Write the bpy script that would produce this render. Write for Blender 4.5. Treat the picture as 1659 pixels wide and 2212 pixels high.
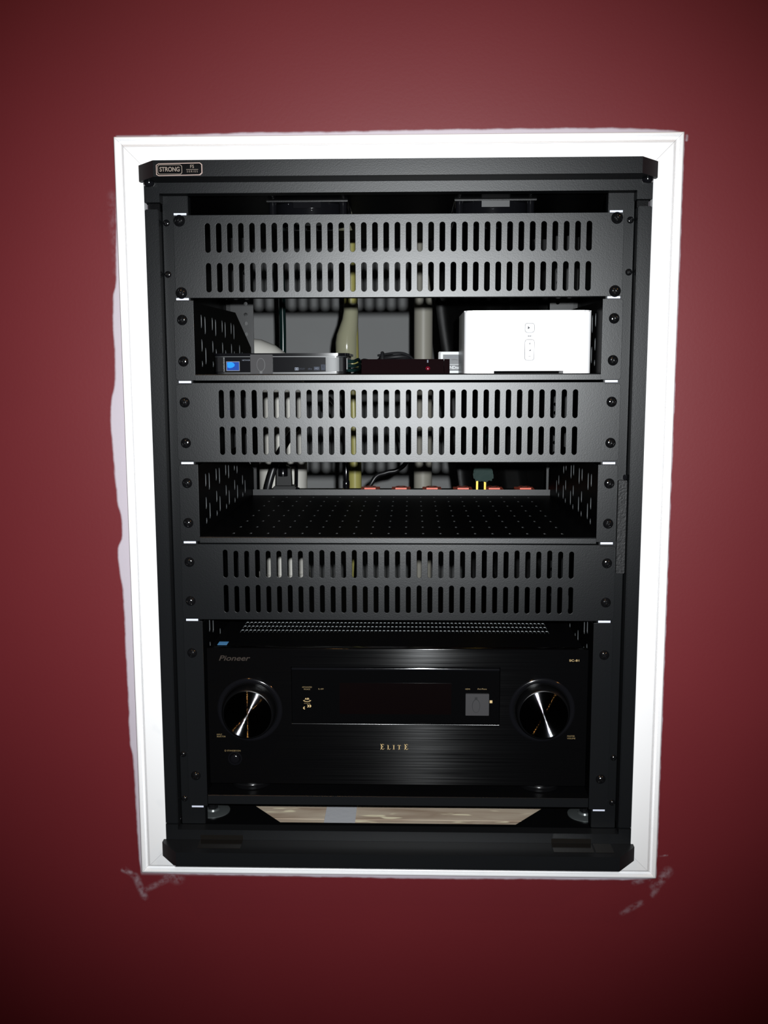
import bpy, bmesh, math, random
from mathutils import Matrix, Vector, Euler, noise as mnoise
random.seed(7)
for _o in list(bpy.data.objects):
    bpy.data.objects.remove(_o)
SC = bpy.context.scene
COL = SC.collection
S = 0.001          # everything below is written in millimetres

# ------------------------------------------------------------------ camera
cam_data = bpy.data.cameras.new('camera')
cam = bpy.data.objects.new('camera', cam_data); COL.objects.link(cam)
cam_data.sensor_fit = 'VERTICAL'; cam_data.sensor_height = 36.0
cam_data.lens = 36.0 * 2150 / 2212
cam_data.clip_start = 0.01
cam.location = (0.01589786, -1.09168681, -0.16746117)
cam.rotation_euler = (1.43105, 0.00227, 0.02744)
SC.camera = cam

# ------------------------------------------------------------------ light
world = bpy.data.worlds.new('world'); SC.world = world
world.use_nodes = True
world.node_tree.nodes['Background'].inputs[0].default_value = (0.9, 0.75, 0.65, 1)
world.node_tree.nodes['Background'].inputs[1].default_value = 0.0015

def lamp(name, kind, loc, energy, color, **kw):
    d = bpy.data.lights.new(name, kind); d.energy = energy; d.color = color
    for k, v in kw.items(): setattr(d, k, v)
    o = bpy.data.objects.new(name, d); COL.objects.link(o); o.location = loc
    return o
# the flash beside the lens
flash = lamp('camera_flash', 'SPOT', (0.0425, -1.095, -0.1415), 90.0, (0.965, 1.0, 1.02),
             spot_size=math.radians(77), spot_blend=1.0, shadow_soft_size=0.006)
fd = Vector((-0.025, 0.0, -0.27)) - Vector(flash.location)
flash.rotation_euler = fd.to_track_quat('-Z', 'Y').to_euler()
# two warm ceiling lamps of the room behind the camera
lamp('ceiling_lamp', 'POINT', (-0.56, -1.2, 1.6), 14.0, (1.0, 0.52, 0.18), shadow_soft_size=0.05)
lamp('ceiling_lamp', 'POINT', (2.3, -1.5, 1.6), 22.0, (1.0, 0.50, 0.16), shadow_soft_size=0.05)

vs = SC.view_settings
vs.view_transform = 'Standard'; vs.look = 'None'; vs.gamma = 1.0; vs.use_curve_mapping = False
vs.exposure = 0.0

# ------------------------------------------------------------------ materials
def new_mat(name):
    m = bpy.data.materials.new(name); m.use_nodes = True
    return m, m.node_tree.nodes, m.node_tree.links, m.node_tree.nodes['Principled BSDF']
def simple(name, col, rough=0.5, metal=0.0, spec=0.5, bump=None, coat=0.0, aniso=0.0):
    m, N, L, b = new_mat(name)
    b.inputs['Base Color'].default_value = (*col, 1)
    b.inputs['Roughness'].default_value = rough
    b.inputs['Metallic'].default_value = metal
    b.inputs['Specular IOR Level'].default_value = spec
    b.inputs['Coat Weight'].default_value = coat
    b.inputs['Coat Roughness'].default_value = 0.08
    b.inputs['Anisotropic'].default_value = aniso
    if bump:
        sc, st, di = bump
        tc = N.new('ShaderNodeTexCoord'); nz = N.new('ShaderNodeTexNoise'); bp = N.new('ShaderNodeBump')
        nz.inputs['Scale'].default_value = sc; nz.inputs['Detail'].default_value = 3
        bp.inputs['Strength'].default_value = st; bp.inputs['Distance'].default_value = di
        L.new(tc.outputs['Object'], nz.inputs['Vector']); L.new(nz.outputs['Fac'], bp.inputs['Height'])
        L.new(bp.outputs['Normal'], b.inputs['Normal'])
    return m
M = {}
def powder(name, ior, rough, base, cap=None):
    m = bpy.data.materials.new(name); m.use_nodes = True
    N, L = m.node_tree.nodes, m.node_tree.links
    N.remove(N['Principled BSDF'])
    df = N.new('ShaderNodeBsdfDiffuse'); df.inputs['Color'].default_value = (*base, 1)
    gl = N.new('ShaderNodeBsdfAnisotropic'); gl.distribution = 'BECKMANN'
    gl.inputs['Roughness'].default_value = rough; gl.inputs['Color'].default_value = (1, 1, 1, 1)
    fr = N.new('ShaderNodeFresnel'); fr.inputs['IOR'].default_value = ior
    mx = N.new('ShaderNodeMixShader')
    tc = N.new('ShaderNodeTexCoord'); nz = N.new('ShaderNodeTexNoise'); bp = N.new('ShaderNodeBump')
    nz.inputs['Scale'].default_value = 900; nz.inputs['Detail'].default_value = 2
    bp.inputs['Strength'].default_value = 0.10; bp.inputs['Distance'].default_value = 0.0004
    L.new(tc.outputs['Object'], nz.inputs['Vector']); L.new(nz.outputs['Fac'], bp.inputs['Height'])
    for q in (df, gl): L.new(bp.outputs['Normal'], q.inputs['Normal'])
    fac = fr.outputs[0]
    if cap:
        mn = N.new('ShaderNodeMath'); mn.operation = 'MINIMUM'; mn.inputs[1].default_value = cap
        L.new(fac, mn.inputs[0]); fac = mn.outputs[0]
    L.new(fac, mx.inputs[0]); L.new(df.outputs[0], mx.inputs[1]); L.new(gl.outputs[0], mx.inputs[2])
    L.new(mx.outputs[0], N['Material Output'].inputs['Surface'])
    return m
M['powder'] = powder('black_powder_coat', 1.435, 0.378, (0.0075, 0.0080, 0.0088), 0.05)
M['satin'] = powder('satin_black', 1.35, 0.36, (0.0028, 0.0028, 0.0031), 0.035)
M['rail'] = powder('black_rail_paint', 1.38, 0.378, (0.0070, 0.0075, 0.0082), 0.05)
M['strip'] = simple('pebbled_black_rubber', (0.006, 0.006, 0.0065), 0.5, spec=0.3, bump=(420, 0.5, 0.001))
M['plastic'] = simple('glossy_black_plastic', (0.004, 0.004, 0.005), 0.12)
M['matte_black'] = simple('matte_black_plastic', (0.006, 0.006, 0.0065), 0.5, spec=0.3)
M['screw'] = simple('black_nickel', (0.004, 0.004, 0.0045), 0.17, metal=0.0, spec=0.9)
M['chrome'] = simple('zinc', (0.10, 0.11, 0.11), 0.3, metal=0.5)
M['bare'] = simple('bare_punched_steel', (0.30, 0.32, 0.33), 0.4, metal=0.2)
M['rim_glint'] = simple('slot_rim_glint', (0.06, 0.064, 0.067), 0.4)  # paler colour paints the light caught on the side slot rims
M['rim_glint_dim'] = simple('hole_rim_glint', (0.022, 0.023, 0.024), 0.35)  # dimmer painted glint for the holes in the shelf floor
M['gap'] = simple('shadow_gap_grey', (0.15, 0.15, 0.16), 0.6, spec=0.1)
M['deep'] = simple('dull_black', (0.003, 0.003, 0.003), 1.0, spec=0.0)
M['unit_white'] = simple('white_marking_paint', (0.62, 0.64, 0.75), 0.5)
M['silver'] = simple('silver_plastic', (0.032, 0.034, 0.036), 0.45)
M['grey_ir'] = simple('smoky_grey_plastic', (0.034, 0.033, 0.035), 0.6, spec=0.2)
M['ir_dark'] = simple('dark_grey_plastic', (0.012, 0.012, 0.013), 0.4)
M['white_plastic'] = simple('white_plastic', (0.88, 0.87, 0.88), 0.35)
M['white_btn'] = simple('white_button', (0.80, 0.80, 0.82), 0.35)
M['grey_print'] = simple('grey_print', (0.06, 0.06, 0.065), 0.5, spec=0.1)
M['pale_print'] = simple('pale_print', (0.15, 0.165, 0.20), 0.6, spec=0.1)
M['dim_print'] = simple('dim_print', (0.035, 0.04, 0.055), 0.6, spec=0.1)
M['gold_print'] = simple('gold_print', (0.50, 0.36, 0.17), 0.45, metal=0.0)
M['dull_gold'] = simple('dull_gold_print', (0.20, 0.14, 0.06), 0.5)
M['badge_gold'] = simple('champagne_metal', (0.62, 0.47, 0.42), 0.3, metal=0.5)
M['badge_tan'] = simple('tan_print', (0.21, 0.17, 0.14), 0.5)
M['logo_dull'] = simple('dull_bronze_print', (0.026, 0.019, 0.015), 0.5, spec=0.2)
M['logo_red'] = simple('dull_red_print', (0.07, 0.018, 0.020), 0.45)
M['blue_dark'] = simple('deep_blue_print', (0.010, 0.045, 0.25), 0.5, spec=0.05)
M['blue'] = simple('bright_blue_print', (0.015, 0.22, 0.95), 0.5, spec=0.05)
M['sticker'] = simple('blue_sticker', (0.10, 0.32, 0.62), 0.5)
M['tinted'] = simple('dark_red_tinted_plastic', (0.006, 0.0025, 0.003), 0.1, coat=1.0, bump=(140, 0.10, 0.001))
M['red_glint'] = simple('red_glint', (0.10, 0.003, 0.01), 0.1)
M['label_grey'] = simple('slate_label', (0.06, 0.065, 0.07), 0.5)
M['label_white'] = simple('label_white', (0.55, 0.57, 0.58), 0.5)
M['orange'] = simple('orange_plastic', (0.80, 0.15, 0.085), 0.4)
M['green'] = simple('teal_plastic', (0.005, 0.026, 0.021), 0.55, spec=0.2, bump=(60, 0.25, 0.002))
M['brass'] = simple('brass', (0.55, 0.36, 0.07), 0.3, metal=1.0)
M['pvc'] = simple('white_pvc', (0.78, 0.76, 0.70), 0.3)
M['yellow_pipe'] = simple('yellowed_plastic_pipe', (0.50, 0.46, 0.14), 0.35)
M['coupling'] = simple('translucent_coupling', (0.42, 0.41, 0.28), 0.12)
M['grey_pipe'] = simple('grey_pvc', (0.42, 0.40, 0.34), 0.45)
M['cable'] = simple('dark_teal_cable', (0.006, 0.018, 0.017), 0.18)
M['cable_black'] = simple('black_cable', (0.008, 0.008, 0.009), 0.35)
M['bag'] = simple('black_plastic_film', (0.004, 0.004, 0.004), 0.42, spec=0.25, bump=(9, 0.2, 0.006))
M['patch_gloss'] = simple('glossy_black_patch', (0.008, 0.007, 0.006), 0.14)
M['strap'] = simple('grey_metal_strap', (0.52, 0.52, 0.54), 0.5, metal=0.0, bump=(120, 0.2, 0.001))
M['window'] = simple('display_glass', (0.0018, 0.0018, 0.002), 0.06, spec=0.4)
M['display_maroon'] = simple('dark_maroon_display', (0.0020, 0.0009, 0.0010), 0.25, spec=0.1)  # plain dark maroon colour of the display panel

# brushed black aluminium, grain along X
def brushed():
    m, N, L, b = new_mat('brushed_black_aluminium')
    b.inputs['Base Color'].default_value = (0.0018, 0.0018, 0.0020, 1)
    b.inputs['Anisotropic'].default_value = 1.0
    b.inputs['Roughness'].default_value = 0.155
    tc = N.new('ShaderNodeTexCoord'); mp = N.new('ShaderNodeMapping'); nz = N.new('ShaderNodeTexNoise')
    mp.inputs['Scale'].default_value = (6, 6, 700)
    nz.inputs['Scale'].default_value = 1.0; nz.inputs['Detail'].default_value = 4
    L.new(tc.outputs['Object'], mp.inputs[0]); L.new(mp.outputs[0], nz.inputs['Vector'])
    mr = N.new('ShaderNodeMapRange'); mr.inputs[1].default_value = 0.3; mr.inputs[2].default_value = 0.7
    mr.inputs[3].default_value = 0.04; mr.inputs[4].default_value = 0.95
    L.new(nz.outputs['Fac'], mr.inputs[0]); L.new(mr.outputs[0], b.inputs['Specular IOR Level'])
    t = N.new('ShaderNodeCombineXYZ'); t.inputs[2].default_value = 1.0
    L.new(t.outputs[0], b.inputs['Tangent'])
    return m
M['brushed'] = brushed()
def spun():
    m, N, L, b = new_mat('spun_black_aluminium')
    b.inputs['Base Color'].default_value = (0.15, 0.155, 0.165, 1)
    b.inputs['Metallic'].default_value = 1.0
    b.inputs['Roughness'].default_value = 0.065
    b.inputs['Specular IOR Level'].default_value = 1.0
    return m
M['spun'] = spun()

def wood():
    m, N, L, b = new_mat('weathered_lumber')
    tc = N.new('ShaderNodeTexCoord'); mp = N.new('ShaderNodeMapping')
    mp.inputs['Scale'].default_value = (9, 60, 60)
    nz = N.new('ShaderNodeTexNoise'); nz.inputs['Scale'].default_value = 1.0; nz.inputs['Detail'].default_value = 6; nz.inputs['Distortion'].default_value = 0.6
    L.new(tc.outputs['Object'], mp.inputs[0]); L.new(mp.outputs[0], nz.inputs['Vector'])
    cr = N.new('ShaderNodeValToRGB')
    e = cr.color_ramp.elements
    e[0].position = 0.28; e[0].color = (0.30, 0.20, 0.135, 1)
    e[1].position = 0.72; e[1].color = (0.66, 0.56, 0.43, 1)
    k = e.new(0.5); k.color = (0.52, 0.41, 0.31, 1)
    L.new(nz.outputs['Fac'], cr.inputs['Fac'])
    mp2 = N.new('ShaderNodeMapping'); mp2.inputs['Scale'].default_value = (16, 95, 10)
    vz = N.new('ShaderNodeTexNoise'); vz.inputs['Scale'].default_value = 1.0; vz.inputs['Detail'].default_value = 2
    L.new(tc.outputs['Object'], mp2.inputs[0]); L.new(mp2.outputs[0], vz.inputs['Vector'])
    r2 = N.new('ShaderNodeValToRGB'); r2.color_ramp.elements[0].position = 0.62; r2.color_ramp.elements[1].position = 0.66
    L.new(vz.outputs['Fac'], r2.inputs['Fac'])
    mx = N.new('ShaderNodeMix'); mx.data_type = 'RGBA'
    L.new(r2.outputs['Color'], mx.inputs['Factor']); L.new(cr.outputs['Color'], mx.inputs[6])
    mx.inputs[7].default_value = (0.95, 0.85, 0.60, 1)
    L.new(mx.outputs[2], b.inputs['Base Color'])
    b.inputs['Roughness'].default_value = 0.55
    return m
M['wood'] = wood()

def concrete():
    m, N, L, b = new_mat('pale_plaster')
    tc = N.new('ShaderNodeTexCoord'); nz = N.new('ShaderNodeTexNoise')
    nz.inputs['Scale'].default_value = 5; nz.inputs['Detail'].default_value = 6
    cr = N.new('ShaderNodeValToRGB')
    cr.color_ramp.elements[0].color = (0.68, 0.69, 0.69, 1); cr.color_ramp.elements[1].color = (0.78, 0.79, 0.79, 1)
    L.new(tc.outputs['Object'], nz.inputs['Vector']); L.new(nz.outputs['Fac'], cr.inputs['Fac']); L.new(cr.outputs['Color'], b.inputs['Base Color'])
    b.inputs['Roughness'].default_value = 0.9
    return m
M['concrete'] = concrete()

def trim_mat():
    m, N, L, b = new_mat('white_trim_paint')
    b.inputs['Roughness'].default_value = 0.38
    tc = N.new('ShaderNodeTexCoord'); nz = N.new('ShaderNodeTexNoise')
    nz.inputs['Scale'].default_value = 34; nz.inputs['Detail'].default_value = 2
    cr = N.new('ShaderNodeValToRGB')
    cr.color_ramp.elements[0].position = 0.20; cr.color_ramp.elements[0].color = (0.78, 0.785, 0.80, 1)
    cr.color_ramp.elements[1].position = 0.36; cr.color_ramp.elements[1].color = (0.84, 0.835, 0.84, 1)
    L.new(tc.outputs['Object'], nz.inputs['Vector']); L.new(nz.outputs['Fac'], cr.inputs['Fac']); L.new(cr.outputs['Color'], b.inputs['Base Color'])
    return m
M['trim'] = trim_mat()

# trim outline on the wall, mm
TX, TZ0, TZ1 = 297.0, -743.5, 77.5
def wall_mat():
    m, N, L, b = new_mat('maroon_wall_paint')
    tc = N.new('ShaderNodeTexCoord')
    sep = N.new('ShaderNodeSeparateXYZ'); L.new(tc.outputs['Object'], sep.inputs[0])
    def math_(op, a, c=None, clamp=False):
        n = N.new('ShaderNodeMath'); n.operation = op; n.use_clamp = clamp
        for i, v in enumerate((a, c)):
            if v is None: continue
            if isinstance(v, (int, float)): n.inputs[i].default_value = v
            else: L.new(v, n.inputs[i])
        return n.outputs[0]
    def rng(v, a, c, lo=0.0, hi=1.0):
        n = N.new('ShaderNodeMapRange'); n.interpolation_type = 'SMOOTHSTEP'
        L.new(v, n.inputs[0]); n.inputs[1].default_value = a; n.inputs[2].default_value = c
        n.inputs[3].default_value = lo; n.inputs[4].default_value = hi
        return n.outputs[0]
    X, Z = sep.outputs['X'], sep.outputs['Z']
    nz = N.new('ShaderNodeTexNoise'); nz.inputs['Scale'].default_value = 60; nz.inputs['Detail'].default_value = 4
    L.new(tc.outputs['Object'], nz.inputs['Vector'])
    wob = math_('MULTIPLY', math_('SUBTRACT', nz.outputs['Fac'], 0.5), 0.0028)
    # left band: its outline follows the brush, height by height
    pts = [(90, 0), (70, 0.0), (10, 2.6), (-47, 4.8), (-72, 6), (-91, 10.2), (-105, 10.7), (-165, 10.6), (-200, 16), (-225, 17.6),
           (-246, 17), (-307, 14), (-333, 10.2), (-349, 10.2), (-365, 15.5), (-391, 14.4), (-418, 11.3), (-466, 11.1), (-520, 10.5), (-586, 10.2), (-609, 7.4), (-699, 6), (-743, 4), (-800, 0)]
    def curve(coord, pts, lo, hi, top):
        fc = N.new('ShaderNodeFloatCurve'); c = fc.mapping.curves[0]
        pp = sorted(((p - lo) / (hi - lo), v / top) for p, v in pts)
        while len(c.points) < len(pp): c.points.new(0.5, 0.5)
        for q, (a, v) in zip(c.points, pp): q.location = (a, v)
        fc.mapping.update()
        L.new(math_('DIVIDE', math_('SUBTRACT', coord, lo * S), (hi - lo) * S), fc.inputs['Value'])
        return math_('MULTIPLY', fc.outputs[0], top * S)
    def band(dist, width, inside_a, inside_b, soft=0.0022):
        d = math_('SUBTRACT', math_('ADD', dist, wob), width)
        return rng(d, -soft, soft * 0.4, 1.0, 0.0)
    wl = curve(Z, pts, -800, 90, 40)
    dl = math_('SUBTRACT', math_('MULTIPLY', X, -1.0), TX * S)           # metres left of the trim
    ml = band(dl, wl, 0, 0)
    in_z = math_('MULTIPLY', rng(Z, -0.752, -0.743), rng(Z, 0.0775, 0.0775 + 0.004, 1, 0))
    in_left = math_('LESS_THAN', X, 0.0)
    ml = math_('MULTIPLY', math_('MULTIPLY', ml, in_z), in_left)
    tp = [(-310, 0), (-297, 1.2), (-247, 3.2), (-213, 3.6), (-145, 5.2), (-76, 5), (1, 6), (69, 6.4), (165, 6.6), (237, 6), (290, 2.6), (310, 0)]
    wt = curve(X, tp, -310, 310, 20)
    dt = math_('SUBTRACT', Z, TZ1 * S)
    in_x = math_('MULTIPLY', rng(X, -0.299, -0.297), rng(X, 0.297, 0.299, 1, 0))
    mt = math_('MULTIPLY', math_('MULTIPLY', band(dt, wt, 0, 0), in_x), math_('GREATER_THAN', Z, 0.0))
    bt = [(-310, 3), (-297, 4.5), (-200, 6.5), (-80, 7), (40, 8), (150, 7), (260, 6.5), (300, 4), (310, 2)]
    wb = curve(X, bt, -310, 310, 20)
    db = math_('SUBTRACT', TZ0 * S, Z)
    mb = math_('MULTIPLY', math_('MULTIPLY', band(db, wb, 0, 0), in_x), math_('LESS_THAN', Z, -0.4))
    dr = math_('SUBTRACT', X, TX * S)
    in_z2 = math_('MULTIPLY', rng(Z, -0.748, -0.743), rng(Z, 0.0775, 0.08, 1, 0))
    mr = math_('MULTIPLY', math_('MULTIPLY', rng(math_('ADD', dr, wob), 0.0012, 0.0032, 0.9, 0.0), in_z2), math_('GREATER_THAN', X, 0.0))
    mask = math_('MAXIMUM', math_('MAXIMUM', ml, mt), math_('MAXIMUM', mb, mr))
    # loose brush marks at the corners
    nz2 = N.new('ShaderNodeTexNoise'); nz2.inputs['Scale'].default_value = 170; nz2.inputs['Detail'].default_value = 5
    L.new(tc.outputs['Object'], nz2.inputs['Vector'])
    def stroke(a, c, r, amt):
        A = Vector((a[0] * S, -0.004, a[1] * S)); C = Vector((c[0] * S, -0.004, c[1] * S)); D = C - A
        ln = D.length; D = D / ln
        v = N.new('ShaderNodeVectorMath'); v.operation = 'SUBTRACT'; L.new(tc.outputs['Object'], v.inputs[0]); v.inputs[1].default_value = A
        dt_ = N.new('ShaderNodeVectorMath'); dt_.operation = 'DOT_PRODUCT'; L.new(v.outputs[0], dt_.inputs[0]); dt_.inputs[1].default_value = D
        cl = N.new('ShaderNodeClamp'); L.new(dt_.outputs['Value'], cl.inputs[0]); cl.inputs[1].default_value = 0; cl.inputs[2].default_value = ln
        sc = N.new('ShaderNodeVectorMath'); sc.operation = 'SCALE'; sc.inputs[0].default_value = D; L.new(cl.outputs[0], sc.inputs['Scale'])
        di = N.new('ShaderNodeVectorMath'); di.operation = 'DISTANCE'; L.new(v.outputs[0], di.inputs[0]); L.new(sc.outputs[0], di.inputs[1])
        k = rng(di.outputs['Value'], 0.0, r * S * 1.7, amt * 0.85, 0.0)
        return math_('MULTIPLY', k, rng(nz2.outputs['Fac'], 0.28, 0.75), True)
    for a, c, r, amt in [((-321, -745), (-312, -748), 2.5, 0.55), ((-307, -752), (-297, -778), 3.6, 0.5), ((-297, -770), (-262, -752), 3.2, 0.32),
                         ((-270, -747), (-258, -753), 7, 0.4), ((-318, -744), (-303, -757), 3, 0.3),
                         ((262, -790), (283, -778), 3.2, 0.3), ((275, -752), (290, -747), 3.5, 0.4), ((298, -757), (312, -739), 5, 0.42), ((296, -768), (305, -752), 3, 0.35),
                         ((302, -720), (311, -719), 1.0, 0.7), ((301.5, 71), (301.5, 75), 1.4, 0.8), ((-304, 20), (-301, -60), 4, 0.12)]:
        mask = math_('MAXIMUM', mask, stroke(a, c, r, amt))
    mx = N.new('ShaderNodeMix'); mx.data_type = 'RGBA'
    L.new(mask, mx.inputs['Factor'])
    big = N.new('ShaderNodeTexNoise'); big.inputs['Scale'].default_value = 3.5; big.inputs['Detail'].default_value = 2
    L.new(tc.outputs['Object'], big.inputs['Vector'])
    cr = N.new('ShaderNodeValToRGB')
    cr.color_ramp.elements[0].position = 0.3; cr.color_ramp.elements[0].color = (0.119, 0.0110, 0.0150, 1)
    cr.color_ramp.elements[1].position = 0.7; cr.color_ramp.elements[1].color = (0.130, 0.0125, 0.0168, 1)
    L.new(big.outputs['Fac'], cr.inputs['Fac'])
    L.new(cr.outputs['Color'], mx.inputs[6]); mx.inputs[7].default_value = (0.43, 0.385, 0.43, 1)
    L.new(mx.outputs[2], b.inputs['Base Color'])
    b.inputs['Roughness'].default_value = 0.47; b.inputs['Specular IOR Level'].default_value = 0.31
    on = N.new('ShaderNodeTexNoise'); on.inputs['Scale'].default_value = 260; on.inputs['Detail'].default_value = 3
    L.new(tc.outputs['Object'], on.inputs['Vector'])
    bp = N.new('ShaderNodeBump'); bp.inputs['Strength'].default_value = 0.05; bp.inputs['Distance'].default_value = 0.001
    L.new(on.outputs['Fac'], bp.inputs['Height']); L.new(bp.outputs['Normal'], b.inputs['Normal'])
    return m
M['wall'] = wall_mat()

# ------------------------------------------------------------------ builders (millimetres in, metres out)
def finish(name, bm, mat, parent=None, smooth=False, sharp=30):
    me = bpy.data.meshes.new(name)
    bmesh.ops.recalc_face_normals(bm, faces=bm.faces)
    bm.to_mesh(me); bm.free()
    me.transform(Matrix.Scale(S, 4))
    return place(name, me, mat, parent, smooth, sharp)
def place(name, me, mat, parent=None, smooth=False, sharp=30):
    if mat is not None and not me.materials: me.materials.append(M[mat])
    if smooth:
        me.polygons.foreach_set('use_smooth', [True] * len(me.polygons))
        me.set_sharp_from_angle(angle=math.radians(sharp))
    o = bpy.data.objects.new(name, me); COL.objects.link(o)
    adopt(o, parent)
    return o
def adopt(o, parent):
    if parent is None: return
    o.parent = parent
    o.matrix_parent_inverse = (WM[parent.name]).inverted() if parent.name in WM else Matrix.Identity(4)
WM = {}
def thing(name, loc, label, cat, group=None):
    e = bpy.data.objects.new(name, None); COL.objects.link(e)
    e.empty_display_size = 0.02
    e.location = Vector(loc) * S
    WM[e.name] = Matrix.Translation(Vector(loc) * S)
    tag(e, label, cat, group)
    return e
def tag(o, label, cat, group=None):
    o['label'] = label; o['category'] = cat
    if group: o['group'] = group
    return o
def struct(o, label=None):
    o['kind'] = 'structure'
    if label: o['label'] = label
    return o

def box(bm, x0, x1, y0, y1, z0, z1):
    v = [bm.verts.new(p) for p in ((x0, y0, z0), (x1, y0, z0), (x1, y1, z0), (x0, y1, z0), (x0, y0, z1), (x1, y0, z1), (x1, y1, z1), (x0, y1, z1))]
    for f in ((0, 3, 2, 1), (4, 5, 6, 7), (0, 1, 5, 4), (1, 2, 6, 5), (2, 3, 7, 6), (3, 0, 4, 7)):
        bm.faces.new([v[i] for i in f])
def boxes(name, mat, parent, *bb, bevel=0.0, segs=2):
    bm = bmesh.new()
    for q in bb: box(bm, *q)
    if bevel: bmesh.ops.bevel(bm, geom=list(bm.edges), offset=bevel, segments=segs, affect='EDGES', clamp_overlap=True)
    return finish(name, bm, mat, parent, smooth=bool(bevel), sharp=14)
def prism(bm, pts, a0, a1, axis='z'):
    """extrude a 2D outline; axis z: pts=(x,y); axis y: pts=(x,z); axis x: pts=(y,z)"""
    def P(p, a):
        return (p[0], p[1], a) if axis == 'z' else ((p[0], a, p[1]) if axis == 'y' else (a, p[0], p[1]))
    lo = [bm.verts.new(P(p, a0)) for p in pts]; hi = [bm.verts.new(P(p, a1)) for p in pts]
    n = len(pts)
    bm.faces.new(lo[::-1]); bm.faces.new(hi)
    for i in range(n): bm.faces.new((lo[i], lo[(i + 1) % n], hi[(i + 1) % n], hi[i]))
def prisms(name, mat, parent, items, bevel=0.0, smooth=True):
    bm = bmesh.new()
    for it in items: prism(bm, *it)
    if bevel: bmesh.ops.bevel(bm, geom=[e for e in bm.edges if e.calc_face_angle(0) > 0.6], offset=bevel, segments=3, affect='EDGES', clamp_overlap=True)
    return finish(name, bm, mat, parent, smooth=smooth, sharp=14)
def rrect(x0, x1, y0, y1, r, n=5):
    """rounded rectangle outline; r one radius or four (x1y0, x1y1, x0y1, x0y0)"""
    rr = r if isinstance(r, (tuple, list)) else (r,) * 4
    out = []
    for (cx, cy, a0, q) in ((x1, y0, -90, rr[0]), (x1, y1, 0, rr[1]), (x0, y1, 90, rr[2]), (x0, y0, 180, rr[3])):
        if q <= 0: out.append((cx, cy)); continue
        mx = cx - q if cx == x1 else cx + q; my = cy - q if cy == y0 and False else (cy + q if cy == y0 else cy - q)
        for i in range(n + 1):
            a = math.radians(a0 + 90 * i / n); out.append((mx + q * math.cos(a), my + q * math.sin(a)))
    return out
def slot(cx, cy, w, h, n=6):
    r = min(w, h) / 2
    return rrect(cx - w / 2, cx + w / 2, cy - h / 2, cy + h / 2, r, n)
def circle(cx, cy, r, n=16):
    return [(cx + r * math.cos(2 * math.pi * i / n), cy + r * math.sin(2 * math.pi * i / n)) for i in range(n)]
def plate(name, mat, parent, outer, holes, thick, frame, bevel=0.0, edge=None):
    """flat sheet with real holes. frame maps (u, v, w) to world mm; w runs 0..thick"""
    cu = bpy.data.curves.new('sheet', 'CURVE'); cu.dimensions = '2D'; cu.fill_mode = 'BOTH'
    cu.extrude = max(thick / 2 - bevel, 0.01); cu.bevel_depth = bevel; cu.bevel_resolution = 1; cu.offset = -bevel
    for pts in [outer] + holes:
        s = cu.splines.new('POLY'); s.points.add(len(pts) - 1); s.use_cyclic_u = True
        for q, p in zip(s.points, pts): q.co = (p[0], p[1], 0, 1)
    o = bpy.data.objects.new('sheet', cu); COL.objects.link(o)
    dg = bpy.context.evaluated_depsgraph_get()
    me = bpy.data.meshes.new_from_object(o.evaluated_get(dg))
    bpy.data.objects.remove(o); bpy.data.curves.remove(cu)
    for v in me.vertices:
        v.co = Vector(frame(v.co.x, v.co.y, v.co.z + thick / 2)) * S
    bm = bmesh.new(); bm.from_mesh(me)
    bmesh.ops.remove_doubles(bm, verts=bm.verts, dist=1e-7)
    bmesh.ops.recalc_face_normals(bm, faces=bm.faces); bm.to_mesh(me); bm.free()
    me.name = name; me.materials.clear()
    if edge:
        # hole rims: bare steel on the receiver, glints painted pale on the shelves
        me.materials.append(M[mat]); me.materials.append(M[edge])
        ax = (Vector(frame(0, 0, 1)) - Vector(frame(0, 0, 0))).normalized()
        us = [p[0] for p in outer]; vs_ = [p[1] for p in outer]
        lim = [Vector(frame(min(us), min(vs_), 0)) * S, Vector(frame(max(us), max(vs_), 0)) * S]
        bm = bmesh.new(); bm.from_mesh(me); bm.normal_update()
        hp = [Vector(frame(q[0], q[1], 0)) * S for h in holes for q in h]
        from mathutils import kdtree
        kd = kdtree.KDTree(len(hp))
        for i_, q in enumerate(hp): kd.insert(q, i_)
        kd.balance()
        for f in bm.faces:
            if abs(f.normal.dot(ax)) < 0.5 and kd.find(f.verts[0].co)[2] < thick * 1.5 * S and kd.find(f.verts[-1].co)[2] < thick * 1.5 * S:
                f.material_index = 1
        bm.to_mesh(me); bm.free()
    return place(name, me, mat, parent)
def front(y): return lambda u, v, w: (u, y + w, v)           # sheet in the X-Z plane, thickness towards +Y
def level(z): return lambda u, v, w: (u, v, z - w)           # sheet in the X-Y plane, thickness downwards
def side(x): return lambda u, v, w: (x + w, u, v)            # sheet in the Y-Z plane
def lathe(bm, prof, segs, cx, cy, cz, axis='y', cap=True):
    """prof: (radius, along). axis y: along runs towards -Y (out of the wall); axis z: along runs up"""
    rings = []
    for r, h in prof:
        ring = []
        for i in range(segs):
            a = 2 * math.pi * i / segs
            p = (cx + r * math.cos(a), cy - h, cz + r * math.sin(a)) if axis == 'y' else (cx + r * math.cos(a), cy + r * math.sin(a), cz + h)
            ring.append(bm.verts.new(p))
        rings.append(ring)
    for a, b in zip(rings, rings[1:]):
        for i in range(segs): bm.faces.new((a[i], a[(i + 1) % segs], b[(i + 1) % segs], b[i]))
    if cap:
        bm.faces.new(rings[0][::-1]); bm.faces.new(rings[-1])
def lathes(name, mat, parent, prof, segs, c, axis='y', cap=True, sharp=35):
    bm = bmesh.new(); lathe(bm, prof, segs, *c, axis=axis, cap=cap)
    return finish(name, bm, mat, parent, smooth=True, sharp=sharp)
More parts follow.
